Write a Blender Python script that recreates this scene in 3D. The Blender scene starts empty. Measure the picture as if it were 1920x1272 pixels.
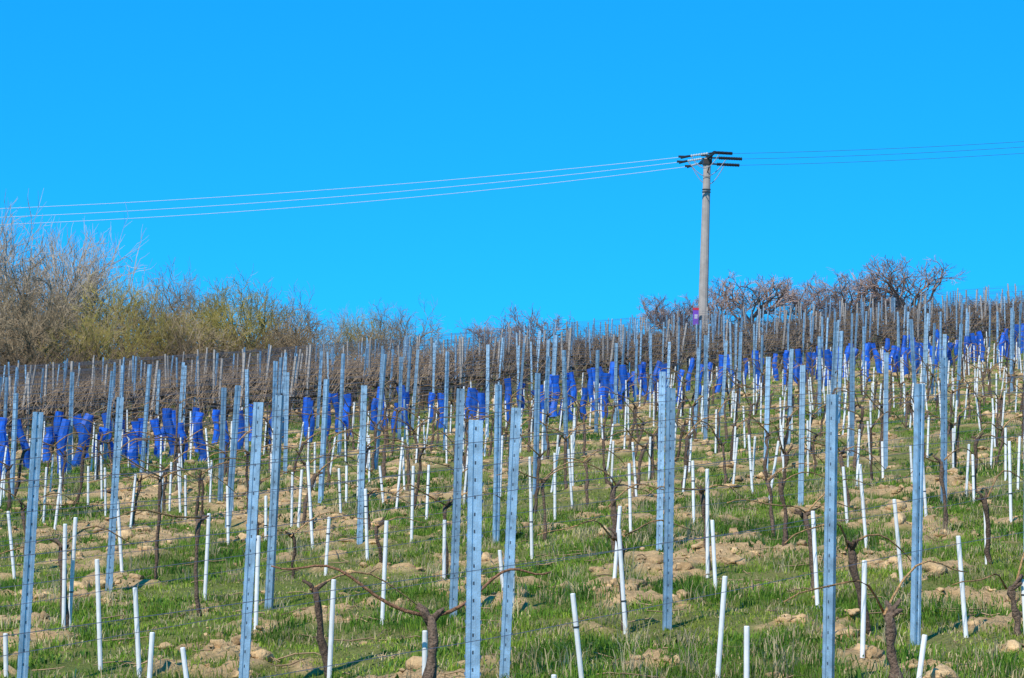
import bpy, math, random
import numpy as np
from mathutils import Vector, Quaternion, Matrix
random.seed(11); rng=np.random.default_rng(11)
sc=bpy.context.scene
F=4516.0; RHO=math.radians(2.0); PITCH=math.radians(5.0)
CR,SR=math.cos(RHO),math.sin(RHO)
RA=math.radians(50); RD=(math.cos(RA),math.sin(RA)); RN=(-math.sin(RA),math.cos(RA))
# ---------------------------------------------------------------- noise
def vnoise(x,y,seed=0):
    x=np.asarray(x,float); y=np.asarray(y,float)
    xi=np.floor(x).astype(np.int64); yi=np.floor(y).astype(np.int64)
    fx=x-xi; fy=y-yi; fx=fx*fx*(3-2*fx); fy=fy*fy*(3-2*fy)
    def h(a,b):
        n=(a*374761393+b*668265263+seed*1442695041)&0xffffffff
        n=((n^(n>>13))*1274126177)&0xffffffff
        return ((n^(n>>16))&0xffffff)/float(0xffffff)
    return (h(xi,yi)*(1-fx)+h(xi+1,yi)*fx)*(1-fy)+(h(xi,yi+1)*(1-fx)+h(xi+1,yi+1)*fx)*fy
def fbm(x,y,seed=0,o=4):
    t=0;a=.5;s=0
    for i in range(o):
        t=t+a*vnoise(x*2**i+i*17.3,y*2**i-i*9.1,seed+i); s+=a; a*=.55
    return t/s
def soilmask(x,y):
    n=fbm(np.asarray(x)*1.9,np.asarray(y)*1.5,3,4)
    n=n*.75+.25*fbm(np.asarray(x)*.5,np.asarray(y)*.4,14,2)
    return np.clip((n-.55)/.07,0,1)
def base_terrain(x,y):
    x=np.asarray(x,float); y=np.asarray(y,float)
    xs=60*np.tanh(x/60)
    q=y-25; q=.5*(q+np.sqrt(q*q+16))
    g=-2.38+.075*xs+(.0110+.00043*xs)*np.minimum(q,250)
    yc=np.clip(128+xs,95,142)
    e=np.maximum(y-yc,0); e1=np.minimum(e,40)
    g=g-.002*e1*e1-.16*np.maximum(e-40,0)
    return y*math.tan(PITCH)+g
def terrain(x,y):
    z=base_terrain(x,y)
    m=soilmask(x,y)
    r=(fbm(np.asarray(x)*1.6,np.asarray(y)*1.6,21,3)-.5)*.12
    n=fbm(np.asarray(x)*8,np.asarray(y)*8,31,3)
    r=r+m*(.10*(1-np.abs(2*n-1)*1.6)+.06*(vnoise(np.asarray(x)*19,np.asarray(y)*19,8)-.5)-.03)
    return z+r
def H(x,y): return float(terrain(x,y))
def bearing(px,py):
    u=px-960; w=636-py
    return (u*CR-w*SR)/F,(u*SR+w*CR)/F
def site(px,py):
    # where a sight line meets the slope (survey of the foreground)
    a,b=bearing(px,py); d=17.0
    for i in range(60):
        g=float(base_terrain(a*d,d))-d*math.tan(PITCH)
        d=d*.5+.5*max(8,min(140,g/b if b<-.0005 else 140))
    return a*d,d
# ---------------------------------------------------------------- mesh builder
class MB:
    def __init__(s): s.v=[];s.f=[];s.c=[];s.m=[]
    def add(s,vs,fs,col,mi=0):
        o=len(s.v); s.v.extend(vs); s.f.extend([tuple(i+o for i in f) for f in fs])
        s.c.extend([col]*len(vs)); s.m.extend([mi]*len(fs))
def tube(mb,pts,rad,n=5,col=(1,1,1),mi=0,cap=True,wob=0):
    vs=[];k=len(pts); P=[Vector(p) for p in pts]
    for i in range(k):
        t=(P[min(i+1,k-1)]-P[max(i-1,0)])
        t=t.normalized() if t.length>1e-9 else Vector((0,0,1))
        ref=Vector((0,1,0)) if abs(t.y)<.8 else Vector((1,0,0))
        u=t.cross(ref).normalized(); w=t.cross(u)
        for j in range(n):
            a=2*math.pi*j/n; r=rad[i]*(1+(random.uniform(-wob,wob) if wob else 0))
            q=P[i]+u*(math.cos(a)*r)+w*(math.sin(a)*r); vs.append((q.x,q.y,q.z))
    fs=[]
    for i in range(k-1):
        for j in range(n):
            a=i*n+j;b=i*n+(j+1)%n; fs.append((a,b,b+n,a+n))
    if cap:
        fs.append(tuple(range(n-1,-1,-1))); fs.append(tuple((k-1)*n+j for j in range(n)))
    mb.add(vs,fs,col,mi)
def box(mb,c,s,col,mi=0,ax=None):
    ax=ax or (Vector((1,0,0)),Vector((0,1,0)),Vector((0,0,1)))
    c=Vector(c); vs=[]
    for dz in(-1,1):
        for dy in(-1,1):
            for dx in(-1,1):
                q=c+ax[0]*dx*s[0]/2+ax[1]*dy*s[1]/2+ax[2]*dz*s[2]/2; vs.append((q.x,q.y,q.z))
    mb.add(vs,[(0,2,3,1),(4,5,7,6),(0,1,5,4),(2,6,7,3),(0,4,6,2),(1,3,7,5)],col,mi)
def link(o,parent=None):
    sc.collection.objects.link(o)
    if parent: o.parent=parent
    return o
def mesh_np(name,v,f,col,mat,smooth=False):
    me=bpy.data.meshes.new(name); nv=len(v);nf=len(f);k=f.shape[1]
    me.vertices.add(nv); me.vertices.foreach_set("co",np.ascontiguousarray(v,dtype=np.float32).ravel())
    me.loops.add(nf*k); me.loops.foreach_set("vertex_index",np.ascontiguousarray(f,dtype=np.int32).ravel())
    me.polygons.add(nf); me.polygons.foreach_set("loop_start",np.arange(0,nf*k,k,dtype=np.int32))
    me.update(calc_edges=True)
    if col is not None:
        at=me.color_attributes.new("Col","FLOAT_COLOR","POINT")
        c=np.ones((nv,4),np.float32); c[:,:3]=col; at.data.foreach_set("color",c.ravel())
    if smooth: me.polygons.foreach_set("use_smooth",np.ones(nf,bool))
    me.materials.append(mat); return me
def mesh_mb(name,mb,mats,smooth=False):
    me=bpy.data.meshes.new(name); me.from_pydata(mb.v,[],mb.f)
    at=me.color_attributes.new("Col","FLOAT_COLOR","POINT")
    c=np.ones((len(mb.v),4),np.float32); c[:,:3]=np.array(mb.c,np.float32); at.data.foreach_set("color",c.ravel())
    for m in mats: me.materials.append(m)
    me.polygons.foreach_set("material_index",np.array(mb.m,np.int32))
    if smooth: me.polygons.foreach_set("use_smooth",np.ones(len(mb.f),bool))
    me.update(); return me
def obj(name,me,loc=(0,0,0),parent=None):
    o=bpy.data.objects.new(name,me); o.location=loc; return link(o,parent)
# ---------------------------------------------------------------- materials
def nt(name):
    m=bpy.data.materials.new(name); m.use_nodes=True; t=m.node_tree
    return m,t,t.nodes["Principled BSDF"]
def mat_col(name,rough=.8,metal=0,var=.25,scale=30,bump=0,bscale=60,spec=.3,trans=0):
    m,t,p=nt(name); N=t.nodes;L=t.links
    a=N.new("ShaderNodeAttribute");a.attribute_name="Col"
    g=N.new("ShaderNodeNewGeometry")
    no=N.new("ShaderNodeTexNoise"); no.inputs["Scale"].default_value=scale; no.inputs["Detail"].default_value=3
    L.new(g.outputs["Position"],no.inputs["Vector"])
    mr=N.new("ShaderNodeMapRange"); mr.inputs["From Min"].default_value=.3; mr.inputs["From Max"].default_value=.7
    mr.inputs["To Min"].default_value=1-var; mr.inputs["To Max"].default_value=1+var
    L.new(no.outputs["Fac"],mr.inputs["Value"])
    mx=N.new("ShaderNodeVectorMath"); mx.operation="SCALE"
    L.new(a.outputs["Color"],mx.inputs[0]); L.new(mr.outputs["Result"],mx.inputs["Scale"])
    L.new(mx.outputs["Vector"],p.inputs["Base Color"])
    p.inputs["Roughness"].default_value=rough; p.inputs["Metallic"].default_value=metal
    p.inputs["Specular IOR Level"].default_value=spec
    if bump:
        n2=N.new("ShaderNodeTexNoise"); n2.inputs["Scale"].default_value=bscale; n2.inputs["Detail"].default_value=4
        L.new(g.outputs["Position"],n2.inputs["Vector"])
        b=N.new("ShaderNodeBump"); b.inputs["Strength"].default_value=bump; b.inputs["Distance"].default_value=.02
        L.new(n2.outputs["Fac"],b.inputs["Height"]); L.new(b.outputs["Normal"],p.inputs["Normal"])
    if trans:
        tr=N.new("ShaderNodeBsdfTranslucent"); ms=N.new("ShaderNodeMixShader"); ms.inputs[0].default_value=trans
        L.new(mx.outputs["Vector"],tr.inputs["Color"]); L.new(p.outputs[0],ms.inputs[1]); L.new(tr.outputs[0],ms.inputs[2])
        L.new(ms.outputs[0],N["Material Output"].inputs[0])
    return m
M_grass=mat_col("grass_blades",.6,0,.35,.9,spec=.25,trans=.35)
M_bark=mat_col("vine_bark",.95,0,.5,45,bump=.9,bscale=70)
M_twig=mat_col("twigs",.85,0,.25,2)
M_steel=mat_col("galvanised_steel",.45,.5,.28,11,bump=.15,bscale=120,spec=.5)
M_white=mat_col("white_stake_plastic",.45,0,.09,18,spec=.4)
M_blue=mat_col("blue_grow_tube",.5,0,.3,9,spec=.4,trans=.25)
M_conc=mat_col("pole_concrete",.9,0,.14,3,bump=.3,bscale=25)
M_paint=mat_col("painted_parts",.5,0,.05,5)
M_wire=mat_col("wire_metal",.4,.3,.05,5)
M_wood=mat_col("weathered_wood",.9,0,.2,15)
M_clod=mat_col("dry_soil_clod",1,0,.35,14,bump=1,bscale=40,spec=.1)
# ground
M_ground,t,p=nt("vineyard_soil_and_turf"); N=t.nodes;L=t.links
at=N.new("ShaderNodeAttribute");at.attribute_name="Col"
g=N.new("ShaderNodeNewGeometry")
n1=N.new("ShaderNodeTexNoise");n1.inputs["Scale"].default_value=3.5;n1.inputs["Detail"].default_value=6;n1.inputs["Roughness"].default_value=.7
n2=N.new("ShaderNodeTexNoise");n2.inputs["Scale"].default_value=26;n2.inputs["Detail"].default_value=5;n2.inputs["Roughness"].default_value=.75
for n in(n1,n2): L.new(g.outputs["Position"],n.inputs["Vector"])
ad=N.new("ShaderNodeMath");ad.operation="MULTIPLY"; L.new(n1.outputs["Fac"],ad.inputs[0]);L.new(n2.outputs["Fac"],ad.inputs[1])
mr=N.new("ShaderNodeMapRange");mr.inputs["From Min"].default_value=.1;mr.inputs["From Max"].default_value=.42;mr.inputs["To Min"].default_value=.5;mr.inputs["To Max"].default_value=1.5
L.new(ad.outputs[0],mr.inputs["Value"])
sx=N.new("ShaderNodeVectorMath");sx.operation="SCALE";L.new(at.outputs["Color"],sx.inputs[0]);L.new(mr.outputs["Result"],sx.inputs["Scale"])
L.new(sx.outputs["Vector"],p.inputs["Base Color"]);p.inputs["Roughness"].default_value=1;p.inputs["Specular IOR Level"].default_value=.1
bp=N.new("ShaderNodeBump");bp.inputs["Strength"].default_value=1;bp.inputs["Distance"].default_value=.06
L.new(ad.outputs[0],bp.inputs["Height"]);L.new(bp.outputs["Normal"],p.inputs["Normal"])
# ---------------------------------------------------------------- ground sheet
ys=list(np.linspace(-60,9,16)); y=9.5
while y<62: ys.append(y); y*=1.0032
while y<165: ys.append(y); y*=1.009
ys+=list(np.geomspace(y,900,24)); ys=np.array(ys)
ts=np.concatenate([-np.geomspace(4,.3,22),np.linspace(-.29,.29,230),np.geomspace(.3,4,22)])
Y,T=np.meshgrid(ys,ts,indexing="ij"); X=T*(np.abs(Y)+8)
Z=terrain(X,Y); ny,nx=Y.shape
idx=np.arange(ny*nx).reshape(ny,nx)
f=np.stack([idx[:-1,:-1],idx[:-1,1:],idx[1:,1:],idx[1:,:-1]],-1).reshape(-1,4)
sm=soilmask(X,Y)[...,None]; S=(X*RN[0]+Y*RN[1]-.1*X)[...,None]
gn=fbm(X*.35,Y*.35,77,3)[...,None]
turf=np.array([.125,.165,.03])*(1-gn)+np.array([.24,.21,.075])*gn
soil=np.array([.54,.355,.18])
col=turf*(1-sm)+soil*sm
belt=np.clip((S-43)/5,0,1)
col=col*(1-belt*.7)+np.array([.11,.08,.045])*belt*.7
obj("ground",mesh_np("ground",np.stack([X,Y,Z],-1).reshape(-1,3),f,col.reshape(-1,3),M_ground,True))
# ---------------------------------------------------------------- grass
def blades(N,y0,y1,nper,h0,h1,w,rad,thr,mode=0):
    yy=np.sqrt(rng.uniform(y0*y0,y1*y1,N)); xx=rng.uniform(-.265,.265,N)*yy
    m=soilmask(xx,yy); keep=rng.random(N)>m*thr; 
    dn=fbm(xx*.9,yy*.7,55,3); keep&=rng.random(N)<np.clip((dn-.22)*3.4,.2,1)
    if mode==1: keep&=fbm(xx*1.3,yy*1.1,66,2)>.55
    xx=xx[keep];yy=yy[keep]; n=len(xx)
    lush=fbm(xx*.6,yy*.45,91,3); lush=np.clip((lush-.5)*2.2+.5,0,1)
    size=np.repeat(rng.uniform(.5,1.3,n)*(.35+1.0*lush),nper)
    dry=np.repeat(rng.random(n)<.25-.15*lush,nper); tone=np.repeat(np.clip(rng.random(n)*.5+(.85-lush)*.75,0,1),nper)
    bx=np.repeat(xx,nper)+rng.normal(0,rad,n*nper); by=np.repeat(yy,nper)+rng.normal(0,rad,n*nper)
    bz=terrain(bx,by)-.01; K=n*nper
    az=rng.uniform(0,2*np.pi,K); ln=rng.uniform(.1,.95,K); Lh=rng.uniform(h0,h1,K)*size*np.where(dry,1.2,1)
    dx,dy=np.cos(az),np.sin(az); wa=rng.uniform(0,2*np.pi,K); wx,wy=np.cos(wa)*w/2,np.sin(wa)*w/2
    B=np.stack([bx,by,bz],-1); D=np.stack([dx,dy,0*dx],-1); U=np.array([0,0,1.])
    W=np.stack([wx,wy,0*wx],-1); Lc=Lh[:,None]; lc=ln[:,None]
    Mid=B+D*Lc*lc*.3+U*Lc*.6; Tip=B+D*Lc*lc+U*Lc*(1-.4*lc)
    V=np.stack([B-W,B+W,Mid-W*.8,Mid+W*.8,Tip],1).reshape(-1,3)
    o=(np.arange(K)*5)[:,None]
    Fc=np.concatenate([o+np.array([0,1,3]),o+np.array([0,3,2]),o+np.array([2,3,4])],0)
    g1=np.array([.16,.28,.022]);g2=np.array([.37,.42,.055]);g3=np.array([.05,.135,.016])
    tn=tone[:,None]; c=np.where(tn<.5,g3+(g1-g3)*tn*2,g1+(g2-g1)*(tn-.5)*2)
    c=np.where(dry[:,None],np.array([.55,.43,.23]),c)*rng.uniform(.7,1.2,(K,1))
    if mode==1: c=np.array([.05,.12,.02])*rng.uniform(.6,1.5,(K,1))
    if mode==2: c=np.array([.55,.45,.26])*rng.uniform(.6,1.1,(K,1))
    ss=(bx*RN[0]+by*RN[1]-.1*bx)[:,None]; bt=np.clip((ss-43)/5,0,1)
    c=c*(1-.5*bt)
    return V,Fc,np.repeat(c,5,0)
parts=[blades(22000,11,32,15,.045,.13,.008,.06,.95),blades(21000,32,65,11,.05,.13,.014,.09,.9),
       blades(17000,65,150,6,.07,.17,.035,.16,.8),blades(13000,11,45,12,.012,.045,.012,.08,.5),
       blades(9000,11,45,10,.03,.08,.022,.06,.7,1),blades(420,11,45,22,.15,.34,.006,.05,.3,2)]
o=0;Vs=[];Fs=[];Cs=[]
for v,ff,c in parts: Vs.append(v);Fs.append(ff+o);Cs.append(c);o+=len(v)
obj("grass",mesh_np("grass",np.concatenate(Vs),np.concatenate(Fs),np.concatenate(Cs),M_grass))
# ---------------------------------------------------------------- clods
import bmesh
bm=bmesh.new(); bmesh.ops.create_icosphere(bm,subdivisions=2,radius=1); bm.verts.ensure_lookup_table()
IV=np.array([v.co[:] for v in bm.verts]); IF=np.array([[v.index for v in f_.verts] for f_ in bm.faces]); bm.free()
n=38000; yy=np.sqrt(rng.uniform(11**2,75**2,n)); xx=rng.uniform(-.265,.265,n)*yy
k=(soilmask(xx,yy)>rng.uniform(.1,1,n))|(rng.random(n)<.03); xx=xx[k];yy=yy[k];n=len(xx)
r=.010+.075*rng.random(n)**4+.014*rng.random(n)
V=IV[None]*np.ones((n,1,1)); 
ph=rng.uniform(0,50,(n,1)); 
d=1+.6*(vnoise(V[...,0]*1.9+ph,V[...,1]*1.9+V[...,2]*2.3+ph,5)-.5)*2+.38*(rng.random((n,len(IV)))-.5)
V=V*d[...,None]*r[:,None,None]*np.stack([rng.uniform(.8,1.6,n),rng.uniform(.8,1.4,n),rng.uniform(.4,.9,n)],-1)[:,None]
V=V+np.stack([xx,yy,terrain(xx,yy)],-1)[:,None]
Fc=(IF[None]+(np.arange(n)*len(IV))[:,None,None]).reshape(-1,3)
c=np.array([.55,.365,.19])*rng.uniform(.6,1.12,(n,1)); c=np.repeat(c,len(IV),0)
obj("soil_clods",mesh_np("soil_clods",V.reshape(-1,3),Fc,c,M_clod))
# ---------------------------------------------------------------- posts
PROF=[(-.034,0),(-.013,0),(-.009,.008),(.009,.008),(.013,0),(.034,0),(.034,.042),(.022,.042),(.022,.039),(.031,.039),(.031,.003),(.0145,.003),(.0105,.011),(-.0105,.011),(-.0145,.003),(-.031,.003),(-.031,.039),(-.022,.039),(-.022,.042),(-.034,.042)]
STEEL=(.31,.44,.55)  # blue of the reflected sky is mixed into the steel's base colour
def post(mb,x,y,z0,h,lx,ly,yaw,detail,tone=1.0):
    cy,sy=math.cos(yaw),math.sin(yaw); col=tuple(c*tone for c in STEEL)
    def tr(a,b,zz):
        return (x+a*cy-b*sy+lx*zz,y+a*sy+b*cy+ly*zz,z0+zz)
    if detail==0:
        pr=[(-.027,0),(.027,0),(.027,.04),(-.027,.04)]
    else: pr=PROF
    n=len(pr); vs=[tr(a,b,-.3) for a,b in pr]+[tr(a,b,h) for a,b in pr]
    fs=[(i,(i+1)%n,n+(i+1)%n,n+i) for i in range(n)]+[tuple(range(n,2*n))]
    mb.add(vs,fs,col)
    if detail==2:
        zz=.12
        while zz<h-.03:
            for s in(-1,1):
                vs=[tr(s*.034,.004,zz),tr(s*.041,.002,zz+.012),tr(s*.041,.012,zz+.03),tr(s*.034,.016,zz+.022)]
                mb.add(vs,[(0,1,2,3),(3,2,1,0)],tuple(c*.6 for c in col))
            vs=[tr(-.004,.0072,zz+.03),tr(.004,.0072,zz+.03),tr(.004,.0072,zz+.05),tr(-.004,.0072,zz+.05)]
            mb.add(vs,[(0,1,2,3)],(.07,.09,.12))
            zz+=.1
hero_posts=[(885,1400,787,895),(460,1290,755,484),(945,1280,767,968),(1545,1290,742,1560),(50,1290,778,73),(1715,1205,717,1730),(1250,1175,722,1260),(850,1155,727,864),
 (505,1137,737,522),(1235,1035,700,1243),(208,1110,742,225),(675,1025,725,682),(932,1020,722,937),(1500,950,683,1507),(600,945,712,610),(430,990,722,447),(415,940,725,420),
 (1005,930,700,1010),(1660,880,660,1665),(1770,950,668,1775),(1435,890,668,1442),(1922,1060,622,1932),(22,940,752,27),(535,890,700,538),(1598,860,650,1602)]
for i,(bx,by,ty,tx) in enumerate(hero_posts):
    x,y=site(bx,by); h=(by-ty)*y/F; h=min(max(h,1.7),2.25)
    vis_lean=((tx-bx)-(by-ty)*math.tan(RHO))/(by-ty)
    mb=MB(); post(mb,0,0,0,h,vis_lean,random.uniform(-.01,.01),random.uniform(-.7,.7),2 if y<30 else 1,random.uniform(.8,1.2))
    o=obj("vineyard_post",mesh_mb("vineyard_post",mb,[M_steel]),(x,y,H(x,y)))
    if i==0: o.scale=(1.2,1.2,1)
x,y=-2.93,13.2; mb=MB(); post(mb,0,0,0,1.05,-.17,.02,.2,2,.9); obj("vineyard_post",mesh_mb("vineyard_post",mb,[M_steel]),(x,y,H(x,y)))
# ---------------------------------------------------------------- stakes
def stake(mb,x,y,h,lx,ly,r=.016,n=8,tie=True):
    z=H(x,y); cc=random.uniform(.86,1.02)
    p=[(x-lx*.1,y-ly*.1,z-.1),(x,y,z),(x+lx*h,y+ly*h,z+h-.006),(x+lx*(h+.005),y+ly*h,z+h)]
    tube(mb,p,[r,r,r,r*.75],n,(.80*cc,.79*cc,.77*cc)); 
    if tie and random.random()<.4:
        q=random.uniform(.3,.85)*h
        tube(mb,[(x+lx*q,y+ly*q,z+q),(x+lx*(q+.012),y+ly*(q+.012),z+q+.011)],[r*1.25,r*1.25],n,(.03,.03,.03))
hs=[(195,1255,185,1050),(268,1272,258,1100),(284,1310,290,1178),(362,1310,348,1205),(387,1130,393,968),(125,1190,126,985),(135,1185,145,970),(32,1085,18,960),(232,1080,222,945),(482,1195,486,1020),(620,1275,628,1085),(612,1075,618,965),(718,1172,725,978),(588,1030,577,865),(797,1320,798,1183),(690,1050,686,915),(772,1020,775,875),(945,1120,937,1032),(960,1150,963,1000),(997,1050,995,925),(1090,1280,1073,1115),(1040,1330,1038,1257),(1150,1105,1162,960),(1172,1185,1160,990),(1182,1005,1180,865),(1342,1270,1357,1072),(1395,1330,1397,1192),(1325,1085,1325,882),(1340,1110,1335,977),(1300,985,1299,865),(1530,1140,1524,957),(1612,1240,1619,1060),(1622,1035,1612,880),(1688,1100,1676,937),(1712,1300,1730,1183),(1806,1195,1794,1007),(1918,1190,1914,1085),(1587,990,1580,880),(1847,1060,1845,945),(1893,985,1893,842),(1410,930,1404,820),(1655,905,1655,830),(1074,915,1072,815),(1040,980,1040,855),(800,975,804,872),(833,1095,834,975),(650,945,650,872),(720,950,712,875),(340,960,335,868),(300,995,306,892),(430,1020,427,910),(167,955,166,880),(105,1000,116,895),(20,1270,18,1185),(500,1020,500,930),(1470,900,1465,800),(1885,900,1887,800),(1825,945,1825,850),(1710,910,1707,840),(1735,980,1730,870),(560,1000,566,890)]
for (bx,by,tx,ty) in hs:
    x,y=site(bx,by); h=(by-ty)*y/F
    l=((tx-bx)-(by-ty)*math.tan(RHO))/(by-ty)
    mb=MB(); 
    stake(mb,x,y,h,l,random.uniform(-.05,.05),.0175,10)
    obj("vine_stake",mesh_mb("vine_stake",mb,[M_white],False))
# ---------------------------------------------------------------- vines
def cane(mb,p,dr,L,up,r,n=4,col=(.27,.15,.07),seg=7,droop=0):
    pts=[];rad=[]; w=random.uniform(0,6)
    for i in range(seg+1):
        t=i/seg
        z=up*math.sin(min(1,t*1.6)*math.pi/2)-droop*t*t
        pts.append((p[0]+dr[0]*L*t+.04*math.sin(w+t*5),p[1]+dr[1]*L*t+.03*math.cos(w+t*4),p[2]+z+.02*math.sin(w+9*t)))
        rad.append(r*(1-.55*t))
    tube(mb,pts,rad,n,col)
def vine(mb,x,y,h,lx,n=7,thick=1,canes=1,spurs=2,cr=.0085):
    z=H(x,y); pts=[];rad=[];seg=8; thick*=.72
    jx=jy=0; dark=random.uniform(.7,1.4); col=(.125*dark,.083*dark,.058*dark)
    for i in range(seg+1):
        t=i/seg; jx+=random.uniform(-.02,.02); jy+=random.uniform(-.02,.02)
        pts.append((x+lx*h*t+jx,y+jy,z-.05+(h+.05)*t)); rad.append(thick*(.034-.013*t+random.uniform(-.006,.009)))
    rad[-1]=thick*.030;rad[-2]=thick*.034
    tube(mb,pts,rad,n,col,wob=.3); hx,hy,hz=pts[-1]
    for k in range(spurs+1):
        a=random.uniform(0,6.28)
        e=(hx+.09*math.cos(a),hy+.06*math.sin(a),hz+random.uniform(.0,.1))
        tube(mb,[(hx,hy,hz-.03),((hx+e[0])/2+.01,(hy+e[1])/2,(hz+e[2])/2),e],[.022*thick,.018*thick,.012*thick],5,col,wob=.2)
    for k in range(canes):
        s=random.choice((-1,1)) if canes==1 else (1,-1)[k%2]
        o_=random.uniform(.7,1.2); cc=random.uniform(.75,1.3)
        cane(mb,(hx,hy,hz),(s*RD[0],s*RD[1]),o_,random.uniform(.05,.38),cr,5,(.40*cc,.225*cc,.10*cc),8,random.uniform(0,.35))
    return hx,hy,hz
hv=[(126,1190,105,1030,1.25),(384,1160,370,980,1.0),(620,1270,600,1100,1.1),(805,1330,806,1160,1.45),(298,1090,293,900,.8),(1682,1290,1668,1148,1.5),(1622,1195,1608,1040,1.3),(1530,1105,1517,962,1.3),(1332,1075,1316,930,1),(1170,1180,1163,1010,1),(1912,1190,1905,1100,1.2),(835,1090,832,955,.9),(722,1060,715,985,.9),(1472,1030,1460,910,1.1),(1445,1010,1436,900,.9),(590,1000,575,870,.9),(1770,1000,1758,870,1),(1852,1060,1848,940,1.1),(1025,1010,1035,900,.9),(1153,1045,1150,915,1.2),(1590,965,1580,862,1),(690,1000,686,930,.9),(1165,1080,1158,950,1),(480,1010,478,905,.8),(860,985,862,900,.9),(1380,870,1378,800,1),(60,1075,55,960,.9),(1245,960,1243,880,.8),(330,900,326,770,.9),(380,985,378,900,.8),(550,1080,548,1000,.7)]
for i,(bx,by,tx,ty,th) in enumerate(hv):
    x,y=site(bx,by); h=(by-ty)*y/F; l=((tx-bx)-(by-ty)*math.tan(RHO))/(by-ty)
    mb=MB(); hd=vine(mb,x,y,h,l,9,th,0 if i==3 else random.choice((1,2,2,3)),2,.0095)
    if i==3:
        for s,L_,u in((-1,1.0,.30),(1,.75,.32)):
            pts=[];rad=[]
            for j in range(13):
                t_=j/12; pts.append((hd[0]+s*(.02+L_*t_**.8),hd[1]+.15*t_*s,hd[2]+u*math.sin(min(1,t_*1.25)*math.pi/2)-.03*math.sin(t_*9))); rad.append(.013*(1-.6*t_))
            tube(mb,pts,rad,6,(.24,.12,.065))
        tube(mb,[(hd[0],hd[1],hd[2]-.05),(hd[0]+.04,hd[1],hd[2]+.0),(hd[0]+.075,hd[1],hd[2]+.04)],[.024,.02,.015],7,(.09,.06,.04),wob=.25)
        tube(mb,[(hd[0],hd[1],hd[2]-.05),(hd[0]-.04,hd[1],hd[2]+.01),(hd[0]-.07,hd[1],hd[2]+.05)],[.024,.02,.014],7,(.09,.06,.04),wob=.25)
    obj("grapevine",mesh_mb("grapevine",mb,[M_bark],True))
# ---------------------------------------------------------------- prunings on the ground
PR=MB()
for i in range(1100):
    y=math.sqrt(random.uniform(121,2500)); x=random.uniform(-.26,.26)*y; a=random.uniform(0,3.14); L_=random.uniform(.1,.45); cc=random.uniform(.6,1.2)
    pts=[]
    for q in(-.5,-.1,.3,.5):
        u=x+math.cos(a)*L_*q; v=y+math.sin(a)*L_*q+.02*math.sin(q*9); pts.append((u,v,H(u,v)+.02+random.uniform(0,.03)))
    tube(PR,pts,[.005,.006,.005,.003],4,(.34*cc,.22*cc,.12*cc),cap=False)
obj("vine_prunings",mesh_mb("vine_prunings",PR,[M_twig]))
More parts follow.
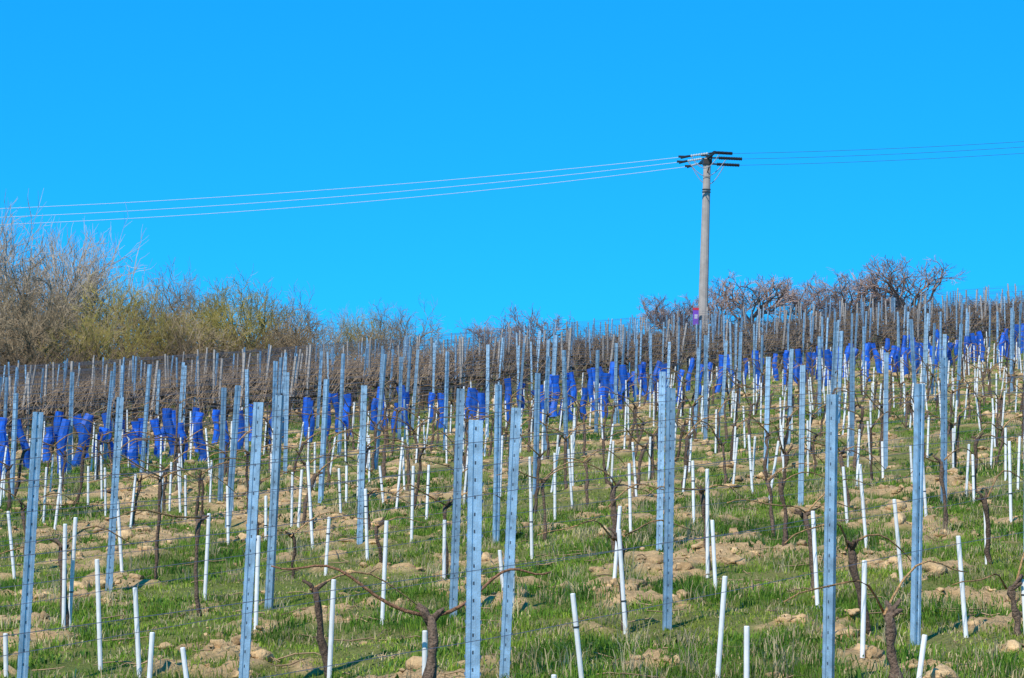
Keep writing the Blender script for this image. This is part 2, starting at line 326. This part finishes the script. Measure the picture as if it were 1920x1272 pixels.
# ---------------------------------------------------------------- rows beyond
P2=MB();ST=MB();VN=MB();OLD=MB();WD=MB();BL=MB();WR=MB()
PX,PY=bearing(1319,612)[0]*141,141.0
def inside(x,y,m=.27): return 8<y<158 and abs(x)<m*y+1
s=8.8
while s<125:
    t=-40.0+random.uniform(0,3)
    ph=random.uniform(0,4.4)
    steps=int(230/1.1)
    run=[]
    for i in range(int(230/2.2)):
        tt=-40+i*2.2; x=RD[0]*tt+RN[0]*s; y=RD[1]*tt+RN[1]*s
        if inside(x,y,.30): run.append((x,y,float(base_terrain(x,y))))
    if len(run)>1:
        for hh in (.72,1.1,1.5,1.82):
            if s>20 and hh==1.1: continue
            rr=.0026 if s<25 else .0034
            sg=random.uniform(0,6)
            tube(WR,[(a,b,c+hh+.03*math.sin(sg+1.4*q)+random.uniform(-.012,.012)) for q,(a,b,c) in enumerate(run)],[rr]*len(run),3,(.12,.12,.14),cap=False)
    for i in range(steps):
        tt=t+i*1.1+random.uniform(-.12,.12); x=RD[0]*tt+RN[0]*s; y=RD[1]*tt+RN[1]*s
        if not inside(x,y): continue
        x+=random.uniform(-.08,.08); y+=random.uniform(-.08,.08)
        old=s>44+.1*x
        if old and math.hypot(x-PX,y-PY)<6: continue
        bd=s-(39.3+.13*x)
        isb=abs(bd)<2.3 and random.random()<.95
        if -4.4<bd<-2.3 and random.random()<.4: isb=True
        if not old and y>31:
            if random.random()<.93:
                nn=6 if y<60 else 4
                stake(ST,x+random.uniform(-.15,.15),y,random.uniform(.6,.88),random.gauss(0,.06),random.gauss(0,.05),.0165 if y<60 else .019,nn,y<60)
            if random.random()<.9 and not isb:
                vine(VN,x+random.uniform(.03,.12),y+.05,random.uniform(.55,.85),random.gauss(0,.1),5,random.uniform(.9,1.3),random.choice((1,1,2,2)),1,.012)
        if isb and y>31:
          for rep in range(1 if random.random()<.5 else 2):
            x1=x+rep*random.uniform(.3,.6)*RD[0]; y1=y+rep*.4*RD[1]
            z=H(x1,y1);hh=random.uniform(.7,1.1);lx=random.gauss(-.03,.12);r0=random.uniform(.065,.11); k0=random.uniform(0,6)
            pts=[(x1+lx*hh*q+.03*math.sin(k0+q*7),y1+.02*math.cos(k0+q*5),z+hh*q) for q in(0,.2,.4,.6,.8,1)]
            cb=random.uniform(.65,1.3)
            tube(BL,pts,[r0*random.uniform(.7,1.15) for _ in pts],8,(.014*cb,.125*cb,.60*cb),cap=False,wob=.15)
        if old and y<158:
            z=H(x,y); hh=random.uniform(.55,.8); lx=random.gauss(0,.12); dk=random.uniform(.6,1.3)
            tube(OLD,[(x,y,z-.05),(x+lx*.4+random.uniform(-.04,.04),y,z+hh*.5),(x+lx*hh,y,z+hh)],[.045,.038,.05],4,(.07*dk,.046*dk,.032*dk))
            tall=.5 if x>-2 else .72
            for k in range(11):
                o_=random.uniform(-.55,.55); b=(x+RD[0]*o_,y+RD[1]*o_,z+hh+random.uniform(-.15,.1))
                L_=random.uniform(.15,tall) if random.random()<.93 else .85; a=random.gauss(0,.5); 
                cc=random.uniform(.3,1.1) if x>-2 else random.uniform(.4,1.5)
                tube(OLD,[b,(b[0]+a*L_*.5,b[1]+random.gauss(0,.05),b[2]+L_*.5),(b[0]+a*L_*1.2,b[1]+random.gauss(0,.1),b[2]+L_)],[.011,.009,.006],3,(.22*cc,.15*cc,.095*cc),cap=False)
            for k in range(3):
                o_=random.uniform(-.4,.4); cc=random.uniform(.6,1.2)
                b=(x+RD[0]*o_,y+RD[1]*o_,z+hh); e=(b[0]+random.uniform(-.3,.3),b[1],z+random.uniform(.1,.5))
                tube(OLD,[b,((b[0]+e[0])/2+.08,b[1],b[2]-.05),e],[.014,.012,.009],3,(.09*cc,.06*cc,.04*cc),cap=False)
            for sgn in(-1,1):
                tube(OLD,[(x+lx*hh,y,z+hh),(x+RD[0]*.3*sgn,y+RD[1]*.3*sgn,z+hh+random.uniform(-.02,.12)),(x+RD[0]*.6*sgn,y+RD[1]*.6*sgn,z+hh+random.uniform(-.1,.1))],[.03,.024,.018],3,(.08*dk,.052*dk,.036*dk),cap=False)
    sp=4.6 if s<44.5 else 3.6
    for i in range(int(230/sp)):
        tt=t+ph+i*sp+random.uniform(-.3,.3); x=RD[0]*tt+RN[0]*s; y=RD[1]*tt+RN[1]*s
        if not inside(x,y) or y<41.5: 
            if not(12<y<=41.5 and .225*y<abs(x)<.30*y): continue
        if s>44.5 and random.random()<.5:
            z=H(x,y);hh=random.uniform(1.6,2.1);lx=random.gauss(0,.07);cc=random.uniform(.6,1.1)
            tube(WD,[(x,y,z-.1),(x+lx*hh,y,z+hh)],[.045,.036],6,(.40*cc,.35*cc,.31*cc))
        else:
            post(P2,x,y,H(x,y),random.uniform(1.7,2.05),random.gauss(0,.03),random.gauss(0,.02),random.uniform(-.9,.9),0 if y>60 else 1,random.uniform(.75,1.1))
    s+=2.2
obj("vineyard_post_rows",mesh_mb("vineyard_post_rows",P2,[M_steel]))
obj("vine_stake_rows",mesh_mb("vine_stake_rows",ST,[M_white]))
obj("young_grapevine_rows",mesh_mb("young_grapevine_rows",VN,[M_bark],True))
obj("old_grapevine_rows",mesh_mb("old_grapevine_rows",OLD,[M_twig]))
obj("wooden_post_rows",mesh_mb("wooden_post_rows",WD,[M_wood]))
obj("blue_grow_tube_rows",mesh_mb("blue_grow_tube_rows",BL,[M_blue]))
obj("trellis_wires",mesh_mb("trellis_wires",WR,[M_wire]))
# ---------------------------------------------------------------- trees
RMIN=.0012
def branch(mb,p,d,L_,r,dep,mx,k,cols,spread=.62,trop=.10,rat=(.6,.8)):
    pts=[p];cur=p;dd=d; ns=3 if dep<mx-1 else 2
    for i in range(ns):
        dd=(dd+Vector((random.gauss(0,.15),random.gauss(0,.15),random.gauss(0,.08)+trop))).normalized()
        cur=cur+dd*(L_/ns); pts.append(cur)
    c=cols[min(dep,len(cols)-1)]; cc=random.uniform(.7,1.25)
    tube(mb,pts,[r*(1-.4*q/ns) for q in range(ns+1)],6 if dep<2 else 3,tuple(q*cc for q in c),cap=False)
    if dep<mx:
        kk=k+1 if dep==0 else k
        if random.random()<.2 and dep>1: kk-=1
        for j in range(kk):
            tt=random.uniform(.3,1) if j else 1; i=min(ns-1,int(tt*ns)); fr=tt*ns-i
            q=pts[i].lerp(pts[i+1],fr)
            ax=dd.orthogonal().normalized(); ax.rotate(Quaternion(dd,random.uniform(0,6.283)))
            nd=(dd+ax*random.uniform(.4,1.1)*spread*1.3).normalized()
            branch(mb,q,nd,L_*random.uniform(*rat),max(r*random.uniform(.52,.68),RMIN),dep+1,mx,k,cols,spread,trop,rat)
def make_tree(name,kind):
    mb=MB()
    if kind=="tall": 
        C_=[(.19,.15,.11),(.23,.18,.135),(.30,.24,.18),(.37,.30,.23)]
        branch(mb,Vector((0,0,-.03)),Vector((0,0,1)),.34,.017,0,6,3,C_,.8,.05)
        for a in(.1,.9,1.7,2.6,3.3,4.1,4.9,5.7): branch(mb,Vector((0,0,.1)),Vector((math.cos(a)*.8,math.sin(a)*.8,1)).normalized(),.34,.011,1,6,3,C_,.65,.07)
    elif kind in("shrub","brown"):
        C_=[(.10,.07,.035),(.15,.105,.045),(.21,.155,.055),(.27,.21,.06),(.32,.255,.065)] if kind=="shrub" else [(.10,.07,.045),(.15,.105,.065),(.20,.14,.085),(.25,.18,.105),(.28,.205,.12)]
        ns=8 if kind=="shrub" else 7
        for a in range(ns):
            an=a*6.28/ns+random.uniform(-.4,.4); sp=random.uniform(.1,.8)
            branch(mb,Vector((.05*math.cos(an),.05*math.sin(an),-.03)),Vector((math.cos(an)*sp,math.sin(an)*sp,1)).normalized(),.34,.011,1,6,3,C_,.8,.03)
        branch(mb,Vector((0,0,-.03)),Vector((0,0,1)),.32,.014,0,5,3,C_,.8,.03)
    else:
        C_=[(.13,.09,.07),(.19,.13,.105),(.26,.18,.15),(.33,.23,.19)]
        branch(mb,Vector((0,0,-.03)),Vector((.05,0,1)).normalized(),.26,.028,0,6,3,C_,.85,.04,(.62,.82))
        for a in(.5,1.8,3.1,4.7): branch(mb,Vector((0,0,.08)),Vector((math.cos(a)*.8,math.sin(a)*.8,1)).normalized(),.30,.017,1,6,3,C_,.75,.04,(.6,.8))
    V=np.array(mb.v); zt=np.percentile(V[:,2],99.6); V=V/zt; mb.v=[tuple(q) for q in V]
    wd=np.percentile(np.abs(V[:,0]),95)*2
    return mesh_mb(name,mb,[M_twig]),wd
TM={}
for kd,nn in(("tall",2),("shrub",2),("brown",3),("small",3)):
    RMIN=.0021 if kd=="small" else (.0009 if kd=="tall" else .0013)
    TM[kd]=[make_tree("bare_tree_"+kd,kd) for _ in range(nn)]
trees=[(-60,425,300,128,"tall"),(60,392,300,124,"tall"),(140,450,180,127,"tall"),(-10,470,200,130,"tall"),(10,510,220,119,"brown"),(110,530,200,118,"brown"),(178,512,130,126,"brown"),(-60,520,240,116,"brown"),(245,513,150,122,"shrub"),(290,545,130,127,"brown"),(332,506,140,123,"brown"),(395,520,150,128,"brown"),(455,520,210,121,"shrub"),(505,543,140,126,"brown"),(555,551,130,124,"brown"),(415,560,160,118,"shrub"),(60,560,200,114,"brown"),(360,575,160,116,"brown"),(300,580,170,117,"shrub"),(170,580,180,114,"shrub"),(530,600,120,119,"brown"),(620,586,100,140,"brown"),(685,578,120,140,"shrub"),(752,566,120,138,"brown"),(720,600,120,136,"brown"),
(930,600,90,146,"small"),(1010,578,100,148,"small"),(1258,556,90,150,"small"),(1290,570,80,151,"small"),(1352,533,90,150,"small"),(1420,512,125,149,"small"),(1520,515,110,150,"small"),(1600,508,115,151,"small"),(1700,486,135,149,"small"),(1850,560,90,156,"small"),(1560,550,80,153,"small"),(1650,550,80,153,"small"),(-190,470,250,126,"tall"),(-230,500,250,122,"brown"),(2030,520,130,156,"small")]
cnt={}
for i,(px,ty,wp,d,kd) in enumerate(trees):
    a,b=bearing(px,ty); x=a*d; y=d; zb=float(base_terrain(x,y))
    zt=d*math.tan(PITCH)+b*d; h=zt-zb
    cnt[kd]=cnt.get(kd,0)+1
    me,wd=TM[kd][cnt[kd]%len(TM[kd])]
    o=obj("bare_tree",me,(x,y,zb)); w=wp*d/F/wd*1.12; w=max(w,h*.7)
    o.scale=(w,w,h); o.rotation_euler=(0,0,random.uniform(0,6.28))
mb=MB()
for i in range(1300):
    px=random.uniform(-260,590); d=random.uniform(108,118)+max(0,(px-100))*.02; a,b=bearing(px,640); x=a*d; z=float(base_terrain(x,d))
    for k in range(3):
        h=random.uniform(.8,2.8); cc=random.uniform(.4,1.0)
        tube(mb,[(x,d,z),(x+random.gauss(0,.3),d+random.gauss(0,.2),z+h*.6),(x+random.gauss(0,.8),d+random.gauss(0,.4),z+h)],[.024,.018,.01],3,(.16*cc,.11*cc,.065*cc),cap=False)
obj("brush_thicket",mesh_mb("brush_thicket",mb,[M_twig]))
# ---------------------------------------------------------------- utility pole
D=141.0
def W(px,py,d=D):
    a,b=bearing(px,py); return Vector((a*d,d,d*math.tan(PITCH)+b*d))
bp_=W(1319,612); tp=W(1330,292); zb=float(base_terrain(bp_.x,D)); top=tp.z
root=bpy.data.objects.new("utility_pole",None); root.location=(bp_.x,D,zb); link(root)
def rel(v): return (v[0]-bp_.x,v[1]-D,v[2]-zb)
Hh=top-zb
mb=MB(); ringn=12; levels=[(-.5,.315),(0,.31),(Hh*.25,.285),(Hh*.5,.26),(Hh*.75,.235),(Hh-.15,.215),(Hh,.205)]
vs=[];
for z,r in levels:
    for j in range(ringn):
        a=2*math.pi*(j+.5)/ringn; vs.append((r*math.cos(a),r*.85*math.sin(a),z))
fs=[(i*ringn+j,i*ringn+(j+1)%ringn,(i+1)*ringn+(j+1)%ringn,(i+1)*ringn+j) for i in range(len(levels)-1) for j in range(ringn)]+[tuple((len(levels)-1)*ringn+j for j in range(ringn))]
mb.add(vs,fs,(.36,.32,.29)); obj("shaft",mesh_mb("pole_shaft",mb,[M_conc]),parent=root)
mb=MB()
for z in(Hh-1.9,Hh-2.05): 
    tube(mb,[(0,0,z),(0,0,z+.05)],[.262,.262],12,(.08,.08,.08))  # dark rings stand in for the insulators' shadows cast on the shaft
obj("shadow_rings",mesh_mb("pole_shadow_rings",mb,[M_paint]),parent=root)
DK=(.018,.02,.026)
mb=MB(); ca=Vector((.12,-1,0)).normalized(); cx=Vector((0,0,1)).cross(ca)
zc=Hh+.02
box(mb,(0,0,zc+.0),(.12,4.2,.16),DK,ax=(cx,ca,Vector((0,0,1))))
box(mb,(0,0,zc-.25),(.5,.5,.3),(.05,.045,.04),ax=(cx,ca,Vector((0,0,1))))
for sg in(-1,1):
    e=ca*sg*1.5; tube(mb,[(e.x,e.y,zc-.05),(0,0,zc-1.0)],[.035,.035],5,DK)
box(mb,(-.12,-.1,zc+.12),(.55,.1,.1),DK); box(mb,(-.25,0,zc+.25),(.3,.1,.06),DK)
obj("crossarm",mesh_mb("pole_crossarm",mb,[M_paint]),parent=root)
ins=MB();glass=MB();wl=MB();jm=MB()
ends=[(-1.95,(1281,290),(1378,283),1342),(0.0,(1278,299.5),(1396,293.5),1352),(1.95,(1293,308),(1391,305.5),1348)]
span_l=[388.5,405,419]
span_r=[260.5,271,283]
for i,(off,lp,rp,rs) in enumerate(ends):
    d=D+off; A=Vector(rel(W(*lp,d=d))); B=Vector(rel(W(*rp,d=d))); S_=Vector(rel(W(rs,rp[1]-2,d=d))); C=Vector((-ca.x*off,off,zc))
    dirv=(B-S_); nsh=14
    pts=[];rad=[]
    for j in range(nsh*2+1):
        pts.append(S_+dirv*(j/(nsh*2))); rad.append(.115 if j%2 else .07)
    tube(ins,pts,rad,8,DK); tube(ins,[C,S_],[.05,.05],6,DK)
    A2=A.lerp(C,.28); pts=[];rad=[]
    for j in range(15):
        pts.append(A2.lerp(C,j/14*.75)); rad.append(.085 if j%2 else .035)
    tube(glass,pts,rad,8,(.45,.5,.52)); tube(ins,[A+Vector((-.05,0,-.03)),A2],[.085,.06],6,DK); tube(ins,[A2.lerp(C,.75),C],[.04,.04],6,DK)
    box(ins,A+Vector((.05,0,.03)),(.45,.1,.12),DK)
    pts=[]
    for j in range(17):
        t_=j/16; q=A2.lerp(S_.lerp(B,.35),t_); q=q+Vector((0,-.25*math.sin(t_*math.pi),-(.85+.18*i)*math.sin(t_*math.pi))); pts.append(q)
    tube(jm,pts,[.024]*17,4,(.35,.38,.42),cap=False)
    n_=40; pts=[]
    for j in range(n_+1):
        t_=j/n_; px=lp[0]+( -500-lp[0])*t_; k=(lp[0]-px)/lp[0]
        lin=lp[1]+(span_l[i]-lp[1])*k; py=lin+ (11+2*i)*4*k*(1-k)
        pts.append(rel(W(px,py,d+6*t_)))
    tube(wl,pts,[.015]*len(pts),4,(.62,.66,.70),cap=False)
    pts=[]
    for j in range(21):
        t_=j/20; px=rp[0]+(2300-rp[0])*t_; k=(px-rp[0])/(1920-rp[0])
        py=rp[1]+(span_r[i]-rp[1])*k+(3)*4*k*(1-k)
        pts.append(rel(W(px,py,d)))
    tube(jm,pts,[.011]*21,4,(.08,.15,.25),cap=False)
obj("insulators",mesh_mb("pole_insulators",ins,[M_paint]),parent=root)
obj("glass_insulators",mesh_mb("pole_glass",glass,[M_paint]),parent=root)
obj("jumpers_and_lines",mesh_mb("pole_jumpers",jm,[M_wire]),parent=root)
obj("power_lines",mesh_mb("power_lines",wl,[M_paint]),parent=root)
mb=MB(); q=Vector(rel(W(1306,592,D-.6)))
box(mb,(q.x,q.y,q.z-.1),(.34,.05,.86),(.18,.06,.46)); box(mb,(q.x,q.y-.005,q.z+.40),(.36,.06,.14),(.5,.03,.05)); box(mb,(q.x+.02,q.y-.03,q.z-.05),(.18,.02,.25),(.5,.45,.6))
box(mb,(q.x,q.y+.05,q.z-.7),(.06,.06,2.0),(.2,.2,.2))
obj("notice_plate",mesh_mb("notice_plate",mb,[M_paint]),parent=root)
# ---------------------------------------------------------------- light
el=math.radians(44); sd=Vector((-.50,-.86,0)).normalized()*math.cos(el)+Vector((0,0,math.sin(el)))
sl=bpy.data.lights.new("sun","SUN"); sl.energy=5.0; sl.angle=math.radians(.53); sl.color=(1,.94,.83)
so=bpy.data.objects.new("sun",sl); so.rotation_euler=sd.to_track_quat("Z","Y").to_euler(); link(so)
w=bpy.data.worlds.new("World"); sc.world=w; w.use_nodes=True; T_=w.node_tree; bg=T_.nodes["Background"]
sk=T_.nodes.new("ShaderNodeTexSky"); sk.sky_type="NISHITA"; sk.sun_disc=False; sk.sun_elevation=el; sk.sun_rotation=math.atan2(sd.x,sd.y)
sk.air_density=1.0; sk.dust_density=.3; sk.ozone_density=3.0; sk.altitude=1200
mx=T_.nodes.new("ShaderNodeMix"); mx.data_type="RGBA"; mx.blend_type="MULTIPLY"; mx.inputs[0].default_value=1
mx.inputs[7].default_value=(.085,.92,1.6,1)
m2=T_.nodes.new("ShaderNodeMix"); m2.data_type="RGBA"; m2.inputs[0].default_value=.42
m2.inputs[7].default_value=(.0,.45/.12,1.0/.12,1)
T_.links.new(sk.outputs[0],mx.inputs[6]); T_.links.new(mx.outputs[2],m2.inputs[6]); T_.links.new(m2.outputs[2],bg.inputs[0]); bg.inputs[1].default_value=.12
# ---------------------------------------------------------------- camera
cd=bpy.data.cameras.new("camera"); cd.sensor_width=36; cd.lens=36*F/1920; cd.clip_start=.1; cd.clip_end=3000
co=bpy.data.objects.new("camera",cd); link(co)
Rt=Vector((1,0,0)); fw=Vector((0,math.cos(PITCH),math.sin(PITCH))); up=Rt.cross(fw)
r_=Rt*CR+up*SR; u_=up*CR-Rt*SR
co.matrix_world=Matrix(((r_.x,u_.x,-fw.x,0),(r_.y,u_.y,-fw.y,0),(r_.z,u_.z,-fw.z,0),(0,0,0,1)))
sc.camera=co
sc.view_settings.view_transform="Standard"; sc.view_settings.look="None"; sc.view_settings.exposure=0
